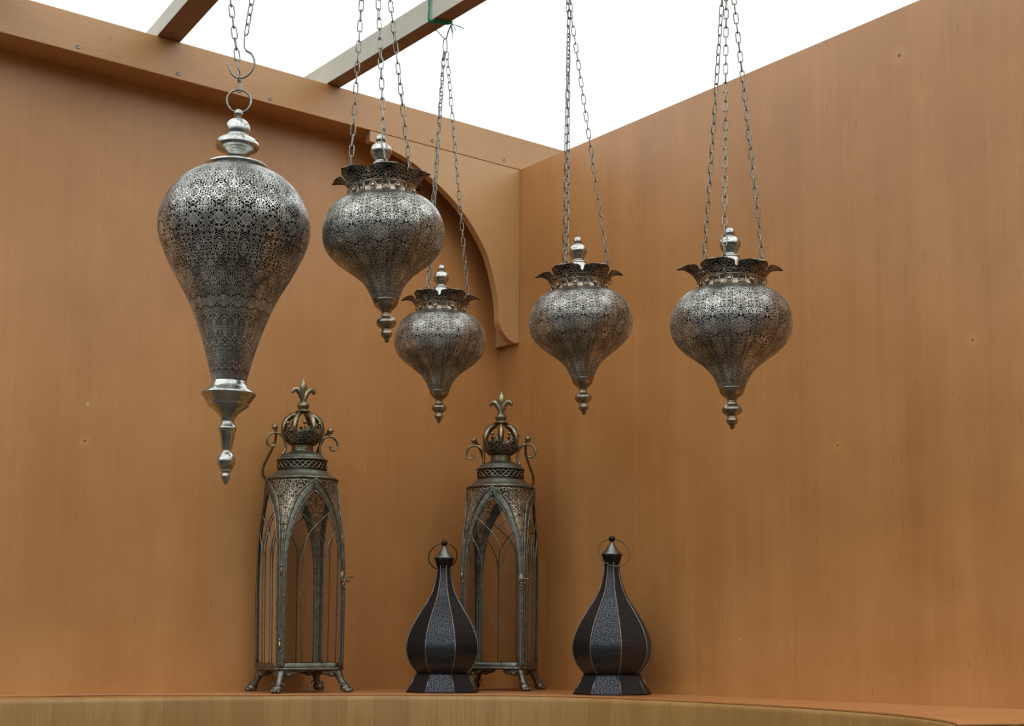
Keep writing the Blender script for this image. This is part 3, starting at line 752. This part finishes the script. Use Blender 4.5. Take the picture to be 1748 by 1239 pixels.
    b = MB(); b.tube(spline(full, 5), .0027, 8); b.build('swing_handle', M['brass'], root)
    # four claw feet
    for k in range(4):
        b = MB()
        path = spline([(.0760, 0, .0460), (.0830, 0, .0370), (.0880, 0, .0260), (.0935, 0, .0160), (.0990, 0, .0085)], 4); n_ = len(path)
        b.tube(path, [.0115-.0050*math.sin(PI*i/(n_-1)*.75) for i in range(n_)], 10)
        b.ball((.0990, 0, .0078), .0098, 12, 8, (1.05, 1.15, .80))
        for q in (-1, 0, 1): b.ball((.1065-abs(q)*.0012, q*.0066, .0042), .0048, 10, 6, (1.5, .8, .92))
        for q in (-1, 1):
            b.tube(spline([(.0780, q*.004, .0420), (.0715, q*.012, .0400), (.0650, q*.020, .0385), (.0610, q*.0245, .0415), (.0640, q*.0240, .0440)], 4), [.0080-.0052*i/16 for i in range(17)], 8)
            b.ball((.0735, q*.0105, .0350), .0070, 10, 7, (1, 1.2, .8))
            sp_ = [(.0955+.0045*math.cos(t*.7)*(1-t/14), q*(.0085+.0006*t), .0160+.0050*math.sin(t*.7)*(1-t/14)) for t in range(11)]
            b.tube(sp_, .0011, 6)
        b.move(Matrix.Rotation(PI/4+k*PI/2, 4, 'Z')); b.build('claw_foot', M['verdi'], root)
    return root
def yaw_to_cam(x, y): return math.atan2(CAM.y-y, CAM.x-x)+PI/2
GA = gothic()
GA.location = (-.5665, -.0985, .0005); GA.rotation_euler = (0, math.radians(-.35), yaw_to_cam(-.562, -.10)+math.radians(21.4))
tag(GA, 'tall gothic-arched metal and glass lantern standing on the left, under the big teardrop lantern', 'lantern', 'tall gothic-arched lanterns on the shelf')
GB = copy_tree(GA)
GB.location = (-.1365, -.1850, .0005); GB.rotation_euler = (0, 0, yaw_to_cam(-.1325, -.188)-math.radians(13.6)); GB.scale = (1.01, 1.01, 1.018)
tag(GB, 'tall gothic-arched metal and glass lantern standing in the corner behind the left small black lantern', 'lantern')

# ------------------------------------------------------------------ small black octagonal lanterns
def small(ring_pts):
    root = empty('table_lantern')
    PB = smooth_prof([(.0150, .2540), (.0148, .2450), (.0158, .2330), (.0190, .2180), (.0242, .2010), (.0322, .1850), (.0425, .1695), (.0540, .1520), (.0665, .1310), (.0745, .1120), (.0790, .0920), (.0768, .0730), (.0690, .0560), (.0590, .0435), (.0535, .0375)], 1)
    b = MB(); b.lathe(PB, 8, flat=True); b.build('pierced_body', M['perf'], root)
    b = MB(); b.lathe([(.0535, .0375), (.0560, .0372), (.0567, .0358), (.0760, .0022), (.0772, .0)], 8, flat=True); o = len(b.v)
    b.v += [(.0772*math.cos(2*PI*k/8), .0772*math.sin(2*PI*k/8), .0) for k in range(8)]; b.face([o+k for k in range(8)][::-1], None, False)
    b.build('foot', M['perf'], root)
    for k in range(8):
        c, s_ = math.cos(2*PI*k/8), math.sin(2*PI*k/8)
        b = MB(); b.tube([((r+.0002)*c, (r+.0002)*s_, z) for r, z in PB], .00125, 6); b.build('rib', M['rib'], root)
        b = MB(); b.tube([(r*c, r*s_, z) for r, z in ((.0565, .0362), (.0765, .0015))], .0012, 6); b.build('foot_rib', M['rib'], root)
    b = MB(); b.tube([(.0768*math.cos(2*PI*k/8), .0768*math.sin(2*PI*k/8), .0012) for k in range(8)], .0012, 6, closed=True)
    b.tube([(.0566*math.cos(2*PI*k/8), .0566*math.sin(2*PI*k/8), .0366) for k in range(8)], .0011, 6, closed=True); b.build('foot_rim', M['blackm'], root)
    b = MB(); b.lathe([(.0150, .2500), (.0158, .2545), (.0176, .2600), (.0186, .2650), (.0208, .2690), (.0200, .2700)], 32); b.build('collar', M['blackm'], root)
    b = MB(); b.lathe(smooth_prof([(.0, .2960), (.0042, .2950), (.0046, .2920), (.0062, .2890), (.0100, .2835), (.0140, .2780), (.0185, .2735), (.0212, .2712), (.0214, .2700), (.0198, .2692)], 1), 36); b.build('cone_lid', M['lidm'], root)
    b = MB(); b.ball((0, 0, .3010), .0064, 16, 10); b.build('knob', M['blackm'], root)
    b = MB(); b.tube(ring_pts, .00125, 8, closed=True); b.build('carry_ring', M['ringm'], root)
    return root
def ringpts(cx, cy, cz, R_, tilt):
    out = []
    for k in range(48):
        a = 2*PI*k/48; x = R_*math.sin(a); h = R_*(1-math.cos(a))     # starts at the knob, hangs down
        out.append((cx*(1-math.cos(a))/2+x, -h*math.sin(tilt)+cy, cz-h*math.cos(tilt)))
    return out
S2 = small(ringpts(.008, 0., .3010, .0300, math.radians(23)))
S2.location = (-.1080, -.5090, .0003); ya = yaw_to_cam(-.108, -.509)
# rib at -33 degrees and 12.7 degrees from the viewer
S2.rotation_euler = (0, 0, ya)
def spin_children(root, ang):
    for ch in root.children:
        if ch.name.split('.')[0] in ('pierced_body', 'foot', 'rib', 'foot_rib', 'foot_rim'): ch.rotation_euler = (0, 0, ang)
spin_children(S2, math.radians(12.7-90+0))
tag(S2, 'small black onion-shaped lantern standing on the right with its ring hanging in front', 'lantern', 'small black octagonal table lanterns')
S1 = small(ringpts(-.006, .0, .3010, .0290, math.radians(-24)))
S1.location = (-.3240, -.2465, .0003); S1.rotation_euler = (0, 0, yaw_to_cam(-.324, -.2465)); S1.scale = (.975, .975, .985)
spin_children(S1, math.radians(17.7-90))
tag(S1, 'small black onion-shaped lantern overlapping the corner gothic lantern, ring hanging behind its lid', 'lantern', 'small black octagonal table lanterns')
